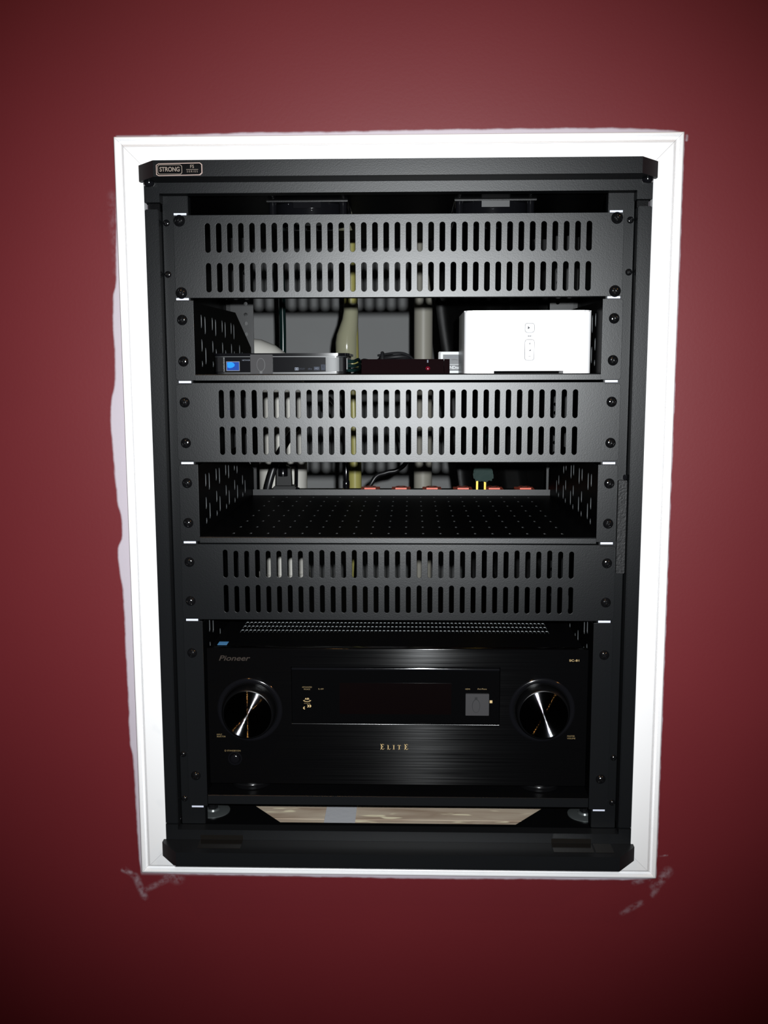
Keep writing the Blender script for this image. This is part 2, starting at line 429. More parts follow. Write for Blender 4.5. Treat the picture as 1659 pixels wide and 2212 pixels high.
def smooth_path(pts, n=8):
    out = []
    P = [Vector(p) for p in pts]
    for i in range(len(P) - 1):
        a = P[max(i - 1, 0)]; b = P[i]; c = P[i + 1]; d = P[min(i + 2, len(P) - 1)]
        for k in range(n):
            t = k / n
            out.append(0.5 * ((2 * b) + (c - a) * t + (2 * a - 5 * b + 4 * c - d) * t * t + (3 * b - a - 3 * c + d) * t ** 3))
    out.append(P[-1]); return out
def tube(bm, pts, r, segs=12):
    pts = [Vector(p) for p in pts]
    rad = r if isinstance(r, (list, tuple)) else [r] * len(pts)
    prev = None; rings = []
    up = None
    for i, p in enumerate(pts):
        t = (pts[min(i + 1, len(pts) - 1)] - pts[max(i - 1, 0)]).normalized()
        if up is None:
            up = t.orthogonal().normalized()
        else:
            up = (up - t * up.dot(t)).normalized()
        s = t.cross(up)
        rings.append([bm.verts.new(p + (up * math.cos(2 * math.pi * k / segs) + s * math.sin(2 * math.pi * k / segs)) * rad[i]) for k in range(segs)])
    for a, b in zip(rings, rings[1:]):
        for k in range(segs): bm.faces.new((a[k], a[(k + 1) % segs], b[(k + 1) % segs], b[k]))
    bm.faces.new(rings[0][::-1]); bm.faces.new(rings[-1])
def tubes(name, mat, parent, *items, segs=12):
    bm = bmesh.new()
    for pts, r in items: tube(bm, pts, r, segs)
    return finish(name, bm, mat, parent, smooth=True, sharp=40)
def text(name, body, size, x, y, z, mat, parent, align='LEFT', shear=0.0, bold=0.0, width=None, depth=0.12, space=1.0, frame=None):
    cu = bpy.data.curves.new('t', 'FONT'); cu.body = body; cu.size = size; cu.align_x = align; cu.align_y = 'CENTER'
    cu.shear = shear; cu.offset = bold; cu.extrude = depth / 2; cu.space_character = space
    o = bpy.data.objects.new('t', cu); COL.objects.link(o)
    dg = bpy.context.evaluated_depsgraph_get()
    me = bpy.data.meshes.new_from_object(o.evaluated_get(dg))
    bpy.data.objects.remove(o); bpy.data.curves.remove(cu)
    xs = [v.co.x for v in me.vertices]; k = 1.0
    if width: k = width / (max(xs) - min(xs))
    for v in me.vertices:
        c = v.co
        v.co = Vector((x + c.x * k, y - c.z - depth / 2, z + c.y)) * S
    me.name = name; me.materials.clear()
    return place(name, me, mat, parent)
def flat(name, mat, parent, polys, y, depth=0.15):
    """thin printed or inlaid shapes standing on the plane Y = y, facing the room"""
    bm = bmesh.new()
    for p in polys: prism(bm, p, y - depth, y, 'y')
    return finish(name, bm, mat, parent)

# ------------------------------------------------------------------ the setting
WY = -4.0                                   # room face of the wall
OX, OZ0, OZ1 = 270.0, -741.8, 49.0          # opening
wall = struct(boxes('wall_front', 'wall', None,
    (-1500, -OX, WY, 110, -1300, 900), (OX, 1500, WY, 110, -1300, 900),
    (-OX, OX, WY, 110, OZ1, 900), (-OX, OX, WY, 110, -1300, OZ0)), 'maroon painted wall with white brush marks around the cut-out')
struct(boxes('wall_back', 'concrete', None, (-1400, 1400, 2457, 2497, -1300, 900)), 'pale painted wall far behind the rack')
struct(boxes('wall_left', 'concrete', None, (-1440, -1400, 110, 2497, -1300, 900)), 'pale painted side wall of the utility room')
struct(boxes('wall_right', 'concrete', None, (1400, 1440, 110, 2497, -1300, 900)), 'pale painted side wall of the utility room')
struct(boxes('ceiling', 'concrete', None, (-1440, 1440, 110, 2497, 900, 930)), 'utility room ceiling')
struct(boxes('floor', 'concrete', None, (-1440, 1440, 110, 2497, -1330, -1300)), 'utility room floor')

# picture-frame trim: (inset from the outer edge, height above the wall)
PROF = [(0, 0), (0, 7.2), (0.5, 8.0), (1.4, 8.4), (2.6, 8.3), (3.4, 7.6), (4.0, 6.0), (4.6, 4.6), (5.6, 4.0), (6.6, 4.3), (7.6, 5.6), (8.8, 7.6), (9.8, 8.6), (10.2, 8.9),
        (10.4, 8.9), (10.45, 6.2), (10.95, 6.2), (11.0, 10.5), (30.4, 10.8), (30.8, 10.4), (30.8, 0)]
def trim_piece(name, which, label):
    bm = bmesh.new(); rings = []
    g = 0.12
    for end in (0, 1):
        ring = []
        for u, h in PROF:
            y = WY - h
            if which == 'bottom': u = min(u, 26.3)
            xo = TX - u; zt = TZ1 - u; zb = TZ0 + u
            if which == 'top': p = ((-xo + g) if end == 0 else (xo - g), y, zt)
            elif which == 'bottom': p = ((-xo + g) if end == 0 else (xo - g), y, zb)
            elif which == 'left': p = (-xo, y, (zb + g) if end == 0 else (zt - g))
            else: p = (xo, y, (zb + g) if end == 0 else (zt - g))
            ring.append(bm.verts.new(p))
        rings.append(ring)
    n = len(PROF)
    for i in range(n): bm.faces.new((rings[0][i], rings[0][(i + 1) % n], rings[1][(i + 1) % n], rings[1][i]))
    bm.faces.new(rings[0]); bm.faces.new(rings[1][::-1])
    return struct(finish(name, bm, 'trim', None, smooth=True, sharp=35), label)
trim_piece('trim_1', 'top', 'white moulded trim board above the rack')
trim_piece('trim_2', 'left', 'white moulded trim board left of the rack')
trim_piece('trim_3', 'bottom', 'white moulded trim board below the rack')
trim_piece('trim_4', 'right', 'white moulded trim board right of the rack')

# lumber platform the rack stands on
plat = thing('lumber_platform', (0, 200, -741.5), 'rough wooden lumber platform seen under the rack base', 'platform')
for (y0, y1, dz) in ((-3, 81, 0), (81.8, 176, -0.6), (177, 270, 0.2), (271, 365, -0.3), (366, 470, 0)):
    boxes('plank', 'wood', plat, (-330 if y0 > 110 else -268, 330 if y0 > 110 else 268, y0, y1, -741.5, -719.2 + dz), bevel=0.8)
strap = tag(boxes('metal_strap', 'strap', None, (-91.5, -53, 2, 330, -718.8, -717.6), bevel=0.3), 'flat grey metal strap lying across the wooden planks', 'strap')

# ------------------------------------------------------------------ screws: one shared head
def screw_mesh(R, H, name):
    n = 22; bm = bmesh.new(); g = {}
    for i in range(n + 1):
        for j in range(n + 1):
            a = 2 * i / n - 1; b = 2 * j / n - 1
            x = a * math.sqrt(1 - b * b / 2); z = b * math.sqrt(1 - a * a / 2)
            r = math.hypot(x, z)
            h = H * (1 - max(0, r) ** 2.4)
            if r < 0.62 and min(abs(x), abs(z)) < 0.10: h -= H * 0.5 * (1 - r * 0.8)
            g[i, j] = bm.verts.new((x * R, -h - 0.25, z * R))
    for i in range(n):
        for j in range(n): bm.faces.new((g[i, j], g[i + 1, j], g[i + 1, j + 1], g[i, j + 1]))
    rim = [e for e in bm.edges if len(e.link_faces) == 1]
    ex = bmesh.ops.extrude_edge_only(bm, edges=rim)
    for v in ex['geom']:
        if isinstance(v, bmesh.types.BMVert): v.co.y = 0.6
    bmesh.ops.recalc_face_normals(bm, faces=bm.faces)
    me = bpy.data.meshes.new(name); bm.to_mesh(me); bm.free(); me.transform(Matrix.Scale(S, 4))
    me.materials.append(M['screw'])
    me.polygons.foreach_set('use_smooth', [True] * len(me.polygons)); me.set_sharp_from_angle(angle=math.radians(50))
    return me
SCREW = screw_mesh(5.6, 3.4, 'screw'); BIGSCREW = screw_mesh(6.2, 4.0, 'screw'); SMALLSCREW = screw_mesh(3.6, 2.0, 'screw')
def screw(x, y, z, parent, me=SCREW, roll=None):
    o = bpy.data.objects.new('screw', me); COL.objects.link(o)
    o.location = (x * S, y * S, z * S); o.rotation_euler = (0, random.uniform(0, 1.5) if roll is None else roll, 0)
    adopt(o, parent); return o

# ------------------------------------------------------------------ the rack
rack = thing('equipment_rack', (0, 200, -717), 'black steel equipment rack recessed in the white trimmed wall opening', 'equipment rack')
def octo(x, y0, y1, cx, cy):
    return [(-x + cx, y0), (x - cx, y0), (x, y0 + cy), (x, y1), (-x, y1), (-x, y0 + cy)]
prisms('top_cap', 'powder', rack, [(octo(268.8, -47, 440, 21.3, 25), 30, 46.2, 'z')], bevel=0.9)
prisms('plinth', 'powder', rack, [(octo(268.8, -47, 10, 21.3, 25), -716.8, -700.3, 'z')], bevel=1.5)
boxes('top_shade_sheet', 'satin', rack, (-262, 262, 2.4, 424, 28.6, 29.8))  # added dark sheet that paints the shade under the cap
# front frame: bars, corner blocks and side posts
prisms('top_bar', 'powder', rack, [([(-265.8, 29.9), (-265.8, 10), (-249.8, 10), (-249.8, 19), (249.8, 19), (249.8, 10), (265.8, 10), (265.8, 29.9)][::-1], -15, 2, 'y')], bevel=0.7)
prisms('bottom_bar', 'powder', rack, [([(-266, -700.2), (266, -700.2), (266, -682.5), (252, -682.5), (252, -688.5), (-252, -688.5), (-252, -682.5), (-266, -682.5)], -15, -0.4, 'y')], bevel=1.3)
for s in (-1, 1):
    a, b = sorted((s * 266, s * 251.6))
    boxes('side_post', 'powder', rack, (a, b, -15, 40, -681.2, 3.0), bevel=0.9)
    a, b = sorted((s * 264, s * 252))
    boxes('post_notch', 'satin', rack, (a, b, -6, 2, 2.8, 10.5))
    o = lathes('rubber_bumper', 'plastic', rack, [(6.0, 0), (6.0, 2.2), (4.6, 4.2), (2.2, 4.8)], 20, (s * 259.5, -18, 29.9), axis='z')
    o.data.transform(Matrix.Translation((0, 0, 29.9 * S)) @ Matrix.Scale(-1, 4, (0, 0, 1)) @ Matrix.Translation((0, 0, -29.9 * S))); o.data.flip_normals()
    # front rail with a bent outer flange
    a, b = sorted((s * 250.6, s * 223.4))
    boxes('front_rail', 'rail', rack, (a, b, 0, 2, -688.2, 18.9), bevel=0.5)
    a, b = sorted((s * 250.6, s * 248.6))
    boxes('rail_flange', 'rail', rack, (a, b, 2.0, 60, -688.2, 18.9))
    a, b = sorted((s * 225.4, s * 223.4))
    boxes('rail_return', 'rail', rack, (a, b, 2.0, 14, -688.2, 18.9))
    # white unit marks painted on the rail
    for k in range(16):
        if k in (0, 2, 4, 6, 8, 10, 15):
            x0, x1 = sorted((s * 225.0, s * 238.6)); z = -44.45 * k
            boxes('unit_mark', 'unit_white', rack, (x0, x1, -0.25, 0.05, z - 1.2, z + 1.1))
    for z in ((-9.0, -62.8, -603.6, -657.4)):
        screw(s * 246.8, 0, z, rack, SMALLSCREW)
    # rear rail, punched three holes to a unit
    a, b = sorted((s * 254, s * 219.6))
    holes = [circle(s * 231, -6.35 - 44.45 * u - d, 2.9, 12) for u in range(15) for d in (0, 15.875, 31.75)]
    plate('rear_rail', 'rail', rack, [(a, -690), (b, -690), (b, 30), (a, 30)], holes, 2.0, front(410))
    x0, x1 = sorted((s * 264.5, s * 263))
    boxes('side_panel', 'satin', rack, (x0, x1, 40.2, 425, -700, 29.8))
    boxes('rear_post', 'satin', rack, (*sorted((s * 262.8, s * 252)), 425.2, 440, -700, 29.8))
# base sheet with the big chamfered opening, levelling feet
plate('base_sheet', 'satin', rack, [(-262, -0.2), (262, -0.2), (262, 438), (-262, 438)],
      [[(-141, 37), (141, 37), (178, 82), (178, 360), (141, 400), (-141, 400), (-178, 360), (-178, 82)]], 2.0, level(-703))
for s in (-1, 1):
    f = lathes('levelling_foot', 'chrome', rack, [(21, 0), (21, 1.2), (17, 2.2), (9, 2.6), (8, 4.6)], 32, (s * 228, 66, -702.9), axis='z')
    lathes('foot_bolt', 'screw', f, [(6.5, 0), (6.5, 5), (4, 8), (1, 9)], 6, (s * 228, 66, -698.4), axis='z')
# pebbled rubber strip on the right post
prisms('door_catch_strip', 'strip', rack, [(rrect(241.8, 251.0, -388.5, -285, 1.6, 3), -6.2, -0.1, 'y')], bevel=0.5)
boxes('catch_tip', 'plastic', rack, (246.5, 251.0, -4.5, -0.1, -284.8, -279), bevel=0.8)
# glossy black patches on the plinth
boxes('plinth_patch', 'patch_gloss', rack, (-226, -177, -36.5, -15.6, -700.2, -699.9))
boxes('plinth_patch', 'patch_gloss', rack, (-226, -177, -15.4, -15.1, -699.8, -694.4))
boxes('plinth_patch', 'patch_gloss', rack, (176, 221, -37, -15.6, -700.2, -699.9))
boxes('plinth_patch', 'patch_gloss', rack, (176, 221, -15.4, -15.1, -699.8, -694.4))
boxes('plinth_patch', 'patch_gloss', rack, (223, 243, -37, -15.6, -700.2, -699.9))
# badge
bg = prisms('name_badge', 'badge_gold', rack, [([(-244.2, 41.2), (-244.2, 31.8), (-241.6, 29.6 + 0.9), (-199.6, 31.0), (-196.9, 33.2), (-196.9, 41.6), (-199.2, 43.4), (-241.6, 42.8)], -47.9, -46.9, 'y')], bevel=0.2)
prisms('badge_plate', 'satin', bg, [([(-243.3, 41.0), (-243.3, 32.3), (-241.3, 31.2), (-199.9, 31.8), (-197.8, 33.5), (-197.8, 41.3), (-199.5, 42.6), (-241.3, 42.0)], -48.2, -47.8, 'y')])
prisms('badge_frame', 'badge_tan', bg, [(rrect(-242.6, -217.4, 32.0, 41.4, 2.2, 4), -48.4, -48.0, 'y')])
prisms('badge_inset', 'satin', bg, [(rrect(-242.0, -218.0, 32.5, 40.9, 1.9, 4), -48.6, -48.2, 'y')])
text('lettering', 'STRONG', 6.2, -230.0, -48.6, 36.7, 'badge_tan', bg, 'CENTER', bold=0.12, width=20.5)
text('lettering', 'FS', 4.6, -207.2, -48.3, 39.4, 'badge_tan', bg, 'CENTER', bold=0.02)
boxes('badge_line', 'badge_tan', bg, (-213.2, -201.0, -48.45, -48.2, 36.4, 36.8))
text('lettering', 'SERIES', 2.6, -207.1, -48.3, 34.6, 'badge_tan', bg, 'CENTER', space=1.6)
# two cooling fans hung under the top
for cx in (-105, 112):
    outer = rrect(cx - 47, cx + 47, 96, 190, 5, 3)
    f = plate('fan_frame', 'plastic', rack, outer, [circle(cx, 143, 43, 32)], 5, level(33.0), bevel=0.4)
    plate('fan_guard', 'plastic', f, outer, [circle(cx, 143, 43, 32)], 4, level(12.0), bevel=0.4)
    for sx in (-1, 1):
        for sy in (-1, 1):
            lathes('fan_pillar', 'plastic', f, [(4.5, 0), (4.5, 16)], 12, (cx + sx * 41, 143 + sy * 41, 12.0), axis='z')
    bm = bmesh.new()
    ring = []
    for rr in ((43.0, 46.0),):
        lathe(bm, [(43.0, 0), (44.5, 0), (44.5, 16.5), (43.0, 16.5), (43.0, 0)], 40, cx, 143, 11.8, axis='z', cap=False)
    finish('fan_shroud', bm, 'plastic', f, smooth=True)
    lathes('fan_hub', 'plastic', f, [(19, 0), (20, 1), (20, 18)], 28, (cx, 143, 10), axis='z')
    for k in range(7):
        a = 2 * math.pi * k / 7; bm = bmesh.new()
        pts = []
        for r_, tw in ((20, 0), (42, 0.35)):
            for w, h in ((-0.28, 10.5), (0.28, 24)):
                pts.append(bm.verts.new((cx + r_ * math.cos(a + w + tw), 143 + r_ * math.sin(a + w + tw), h)))
        bm.faces.new((pts[0], pts[1], pts[3], pts[2]))
        bmesh.ops.solidify(bm, geom=bm.faces[:], thickness=1.2)
        finish('fan_blade', bm, 'plastic', f)
    boxes('fan_bracket', 'satin', f, (cx - 47, cx + 47, 92, 95.6, 27, 34.5), bevel=0.4)
    boxes('fan_label', 'ir_dark' if cx > 0 else 'plastic', f, (cx - 16, cx + 16, 91.4, 91.9, 20, 26.8))

# ------------------------------------------------------------------ vent panels
def vent(z0, z1, nslot, pitch, rows, sw, sh, label, screw_z, flanged, big=False, stagger=False):
    t = thing('vent_panel', (0, 0, z0), label, 'vent panel', 'slotted vent panels of the rack')
    tall = [1.2 if stagger and i % 3 == 0 else 0.0 for i in range(nslot)]      # every third slot reaches a little higher
    holes = [slot((i - (nslot - 1) / 2) * pitch + 0.6, zc + tall[i] / 2, sw, sh + tall[i]) for zc in rows for i in range(nslot)]
    if flanged:
        e = 1.6; X = 241.8; I = 224.6
        out = []
        cor = rrect(-X, X, z0 + e, z1 - e, 3, 3)
        # notch the ears: the middle stands a little taller
        out = cor[:8]
        q = len(cor) // 4
        out = cor[0:q] + cor[q:2 * q] + [(I, z1 - e), (I, z1), (-I, z1), (-I, z1 - e)] + cor[2 * q:3 * q] + cor[3 * q:4 * q] + [(-I, z0 + e), (-I, z0), (I, z0), (I, z0 + e)]
    else:
        out = rrect(-239, 240, z0, z1, 0.6, 2)
    plate('face', 'powder', t, out, holes, 1.5, front(-1.6), bevel=0.25)
    boxes('top_flange', 'powder', t, (-222, 222, -0.05, 14, z1 - 1.5, z1), bevel=0.0)
    boxes('bottom_flange', 'powder', t, (-222, 222, -0.05, 14, z0, z0 + 1.5), bevel=0.0)
    for s in (-1, 1):
        for z in screw_z: screw(s * 232.5, -1.7, z, t, BIGSCREW if big else SCREW)
    return t
vent(-87.9, -1.2, 35, 11.95, (-25.0, -66.6), 5.6, 30.5, 'topmost slotted black vent panel directly below the rack top bar', (-6.9, -82.6), False, True)
vent(-265.6, -178.8, 33, 12.05, (-202.0, -242.0), 5.4, 30.8, 'middle slotted black vent panel below the shelf with the white player', (-200.0, -244.5), True)
vent(-443.6, -357.4, 33, 12.05, (-380.2, -420.2), 5.2, 30.4, 'lowest slotted black vent panel just above the big receiver', (-377.8, -422.3), True, False, True)

# ------------------------------------------------------------------ shelves
def shelf(zb, zt, zf, label, screw_z, tall=False):
    """zb..zt: ears; zf: tray surface"""
    t = thing('rack_shelf', (0, 180, zb), label, 'rack shelf', 'black steel rack shelves')
    holes = [slot((i - 9.5) * 19.5, 16.5 + 46.8 * k, 2.6, 9, 3) for i in range(20) for k in range(1 if tall else 0, 8)]
    tray = plate('tray', 'satin', t, [(-219.6, -4), (219.6, -4), (219.6, 368), (-219.6, 368)], holes, 1.4, level(zf), edge='rim_glint_dim')
    # rolled front lip
    prof = [(-2.5, zf - 0.02), (-7.0, zf - 0.05), (-7.8, zf - 0.35), (-8.3, zf - 1.1), (-8.4, zf - 6.6), (-7.8, zf - 7.2), (-2.5, zf - 7.2), (-2.5, zf - 1.4)]
    if tall: prof = [(-2.5, zf - 0.02), (-4.0, zf - 0.1), (-4.6, zf - 0.7), (-4.6, zf - 10.6), (-4.0, zf - 11.2), (-2.5, zf - 11.2), (-2.5, zf - 1.4)]
    prisms('front_lip', 'powder', tray, [(prof, -218.6, 218.6, 'x')])
    boxes('back_lip', 'powder', tray, (-219, 222, 368.05, 369.5, zf - 1.4, zf + 8.6), bevel=0.3)
    H = zt - zf - 2
    for s in (-1, 1):
        hs = []
        for k in range(5):
            for yy, segs in ((39 + 62 * k, ((51, 66), (25, 39), (8, 15))), (59 + 62 * k, ((45, 65), (11, 30)))):
                for a, b in segs:
                    if tall:
                        for lift in (0, 66, 132): 
                            if b + lift < H - 4: hs.append(slot(yy - 3.5, zf + (a + b) / 2 + lift, 6.5, b - a, 4))
                    elif yy < 262 or b < 40:
                        if not (yy > 320): hs.append(slot(yy - 3.5, zf + (a + b) / 2, 6.5, b - a, 4))
        if tall: outer = [(-1.4, zf - 1.4), (368, zf - 1.4), (368, zf + H * 0.6), (280, zt - 2), (-1.4, zt - 2)]
        else: outer = [(-1.4, zf - 1.4), (383, zf - 1.4), (383, zf + 37.6), (257, zf + 81), (-1.4, zt - 2)]
        x0 = 219.7 if s > 0 else -220.7
        plate('side_panel', 'satin', t, outer, hs, 1.0, side(x0), edge='rim_glint')
        a, b = sorted((s * 241.6, s * 219.9))
        o_ = rrect(a, b, zb, zt, (3, 3, 0.3, 0.3) if s > 0 else (0.3, 0.3, 3, 3), 3)
        plate('ear', 'powder', t, o_, [], 1.5, front(-1.6), bevel=0.3)
        for z in screw_z: screw(s * 232.5, -1.7, z, t)
    return t
shelf(-176.2, -90.5, -169.4, 'upper black rack shelf carrying the white player and cable boxes', (-111.2, -155.6))
shelf(-354.2, -268.2, -348.0, 'empty black rack shelf with perforated floor below the middle vent panel', (-288.9, -333.4))
shelf(-665.4, -445.8, -650.8, 'tall bottom black rack shelf holding the big receiver', (-482.6, -628.6), True)

# ------------------------------------------------------------------ receiver
rc = thing('av_receiver', (-2, 190, -650.8), 'large glossy black audio video receiver with two big round knobs', 'receiver')
RX0, RX1, RZ0, RZ1, RY = -217.2, 216.0, -640.0, -478.4, 4.0
boxes('cabinet', 'satin', rc, (-213.5, 211.0, 14.2, 362, RZ0 + 1, -482.2), bevel=0.8)
# top cover: sheet with a field of ventilation slots
cols = 76; p = 4.92
hx = [slot(-191 + p * i + 1.7, 72 + 19.0 * k + 7.5, 3.0, 14.6, 2) for i in range(cols) for k in range(5)]
top = plate('top_cover', 'satin', rc, [(-213.5, 14.4), (211.0, 14.4), (211.0, 362), (-213.5, 362)], hx, 1.0, level(-478.6), edge='bare')
boxes('cover_edge', 'satin', top, (-213.5, 211.0, 14.4, 16, -482.0, -479.7), (-213.5, -212, 16.2, 362, -482.0, -479.7), (209.5, 211.0, 16.2, 362, -482.0, -479.7))
boxes('sticker', 'sticker', top, (-207.5, -196.5, 17.5, 31, -478.5, -478.35))
# front plate with the window cut out
fp = plate('front_plate', 'brushed', rc, rrect(RX0, RX1, RZ0, RZ1, 1.0, 2), [rrect(-121.0, 116.8, -567.2, -499.4, 0.6, 2)], 10.0, front(RY), bevel=0.4)
win = boxes('display_window', 'window', rc, (-120.6, 116.4, RY + 1.6, RY + 5, -566.8, -499.8))
boxes('window_rail', 'plastic', win, (-120.6, 116.4, RY + 0.2, RY + 1.5, -503.6, -501.4), bevel=0.5)
boxes('display_panel', 'display_maroon', win, (-66, 62, RY + 1.54, RY + 1.6, -556, -519))
for x, z in ((-169.2, -551.2), (164.9, -549.2)):
    kb = lathes('knob', 'satin', rc, [(30.4, -1), (30.4, 2), (30.0, 12), (29.0, 15.2), (27.4, 16.6)], 72, (x, RY, z), sharp=60)
    lathes('knob_bezel', 'plastic', kb, [(37.5, 0.02), (36.6, 0.9), (35.2, 1.3), (33.6, 0.9), (31.2, -0.6)], 72, (x, RY, z), cap=False, sharp=60)
    # spun face, built about its own axis so the grooves run round it
    bm = bmesh.new()
    prof = [(27.2, 0), (27.2, 0.25), (26.7, 0.5)]
    ng = 64; gp_ = 26.4 / ng                           # turned grooves: crest, flank, valley, flank
    for k in range(ng):
        r0 = 26.6 - k * gp_
        prof += [(r0, 0.5), (r0 - gp_ * 0.25, 0.5 - gp_ * 0.27), (r0 - gp_ * 0.5, 0.5 - gp_ * 0.54), (r0 - gp_ * 0.75, 0.5 - gp_ * 0.27)]
    prof.append((0.12, 0.5))
    lathe(bm, prof, 72, 0, 0, 0, axis='z')
    fo = finish('knob_face', bm, 'spun', None, smooth=True, sharp=150)
    fo.matrix_world = Matrix.Translation(Vector((x, RY - 16.6, z)) * S) @ Matrix.Rotation(math.radians(90), 4, 'X')
    fo.parent = kb; fo.matrix_parent_inverse = Matrix.Identity(4)
btn = lathes('standby_button', 'plastic', rc, [(5.4, -1), (5.4, 2.6), (4.6, 3.4), (2, 3.7), (0.4, 3.7)], 36, (-187.7, RY, -609.8), sharp=60)
lathes('button_ring', 'plastic', btn, [(8.4, 0.02), (8.0, 0.8), (7.0, 1.0), (5.8, -0.4)], 36, (-187.7, RY, -609.8), cap=False)
for x in (-173, 167):
    ft = lathes('foot', 'satin', rc, [(24, 0), (25, 1), (25, 9.6), (24.4, 10.6)], 40, (x, 34, -650.7), axis='z')
    lathes('foot_ring', 'screw', ft, [(25.05, 0), (25.4, 0.5), (25.4, 1.6), (25.05, 2.1)], 40, (x, 34, -646), axis='z', cap=False)
    lathes('foot', 'satin', rc, [(24, 0), (25, 1), (25, 9.6), (24.4, 10.6)], 40, (x, 330, -650.7), axis='z')
# lettering on the front
TY = RY
text('lettering', 'Pioneer', 8.5, -204, TY, -490.5, 'logo_dull', rc, shear=0.3, bold=0.12, width=36)
text('lettering', 'SC-81', 3.4, 194.4, TY, -490.9, 'gold_print', rc, width=11)
text('lettering', 'INPUT', 2.2, -208.2, TY, -581.2, 'dull_gold', rc)
text('lettering', 'SELECTOR', 2.2, -208.2, TY, -583.6, 'dull_gold', rc)
text('lettering', 'MASTER', 2.4, 194.2, TY, -580.0, 'dull_gold', rc)
text('lettering', 'VOLUME', 2.4, 194.2, TY, -582.7, 'dull_gold', rc)
text('lettering', 'STANDBY/ON', 2.4, -196.6, TY, -600.6, 'dull_gold', rc, width=15.5)
bm = bmesh.new(); lathe(bm, [(0.7, 0.12), (1.0, 0.12), (1.0, 0.02), (0.7, 0.02), (0.7, 0.12)], 16, -198.6, TY, -600.6, cap=False); finish('power_mark', bm, 'dull_gold', rc)
WYD = RY + 1.6
text('lettering', 'ADVANCED', 2.1, -103.2, WYD, -524.5, 'dull_gold', win, 'CENTER')
text('lettering', 'MCACC', 2.1, -103.2, WYD, -527.0, 'dull_gold', win, 'CENTER')
text('lettering', 'FL OFF', 2.1, -90.4, WYD, -526.6, 'dull_gold', win)
text('lettering', 'HDMI', 2.2, 77.6, WYD, -525.6, 'dull_gold', win)
text('lettering', 'iPod iPhone', 2.2, 91.4, WYD, -525.4, 'dull_gold', win)
text('lettering', 'AIR', 3.0, -103.3, WYD, -538.4, 'gold_print', win, 'CENTER', bold=0.06, width=5.4)
flat('disc_mark', 'gold_print', win, [[(-103.3 + 4.6 * math.cos(a) * k, -540.1 + 1.7 * math.sin(a) * k) for k, rng_ in ((1.0, range(180, 361, 20)), (0.66, range(360, 179, -20))) for a in [math.radians(d) for d in rng_]]], WYD)
text('lettering', 'STUDIOS', 1.5, -103.3, WYD, -543.6, 'dull_gold', win, 'CENTER', width=7)
def crescent(cx, cz, r, sgn):
    return [(cx + sgn * r * math.cos(math.radians(d)), cz + r * 0.72 * math.sin(math.radians(d))) for d in range(-70, 71, 20)] + \
           [(cx + sgn * (r * 0.62 * math.cos(math.radians(d)) - 0.1 * r), cz + r * 0.62 * 0.72 * math.sin(math.radians(d))) for d in range(70, -71, -20)]
flat('swirl_mark', 'gold_print', win, [crescent(-103.6, -546.8, 2.6, 1), crescent(-101.2, -546.8, 2.6, 1), crescent(-105.4, -549.2, 2.6, -1)], WYD)
flat('hd_mark', 'gold_print', win, [[(105.6, -541.9), (108.6, -541.9), (108.6, -538.7), (105.6, -538.7)]], WYD)
# ELITE in small serif capitals
def serif(ch, x, z, h):
    w = h * 0.62; st = h * 0.17; th = h * 0.085; R = lambda a, b, c, d: [(x + a, z + c), (x + b, z + c), (x + b, z + d), (x + a, z + d)]
    if ch == 'E':
        return [R(0, w * 0.5, 0, th), R(0, w * 0.5, h - th, h), R(w * 0.16, w * 0.16 + st, 0, h), R(w * 0.2, w, 0, th), R(w * 0.2, w * 0.92, h - th, h), R(w * 0.2, w * 0.72, h * 0.47, h * 0.47 + th),
                [(x + w * 0.82, z), (x + w, z), (x + w * 1.08, z + h * 0.27)], [(x + w * 0.76, z + h), (x + w * 0.94, z + h), (x + w * 0.96, z + h * 0.75)], R(w * 0.66, w * 0.74, h * 0.38, h * 0.64)]
    if ch == 'L':
        return [R(0, w * 0.5, 0, th), R(0, w * 0.5, h - th, h), R(w * 0.16, w * 0.16 + st, 0, h), R(w * 0.2, w, 0, th), [(x + w * 0.82, z), (x + w, z), (x + w * 1.08, z + h * 0.27)]]
    if ch == 'I':
        return [R(0, w * 0.55, 0, th), R(0, w * 0.55, h - th, h), R(w * 0.17, w * 0.17 + st, 0, h)]
    return [R(w * 0.3, w * 0.85, 0, th), R(w * 0.47, w * 0.47 + st, 0, h), R(0, w * 1.15, h - th, h), [(x, z + h), (x + w * 0.18, z + h), (x - w * 0.04, z + h * 0.78)], [(x + w * 0.97, z + h), (x + w * 1.15, z + h), (x + w * 1.19, z + h * 0.78)]]
for ch, x, h in (('E', -19.2, 6.6), ('L', -11.4, 5.5), ('I', -4.9, 5.5), ('T', 0.3, 5.5), ('E', 8.2, 6.6)):
    flat('lettering', 'gold_print', rc, serif(ch, x, -597.6, h), TY)

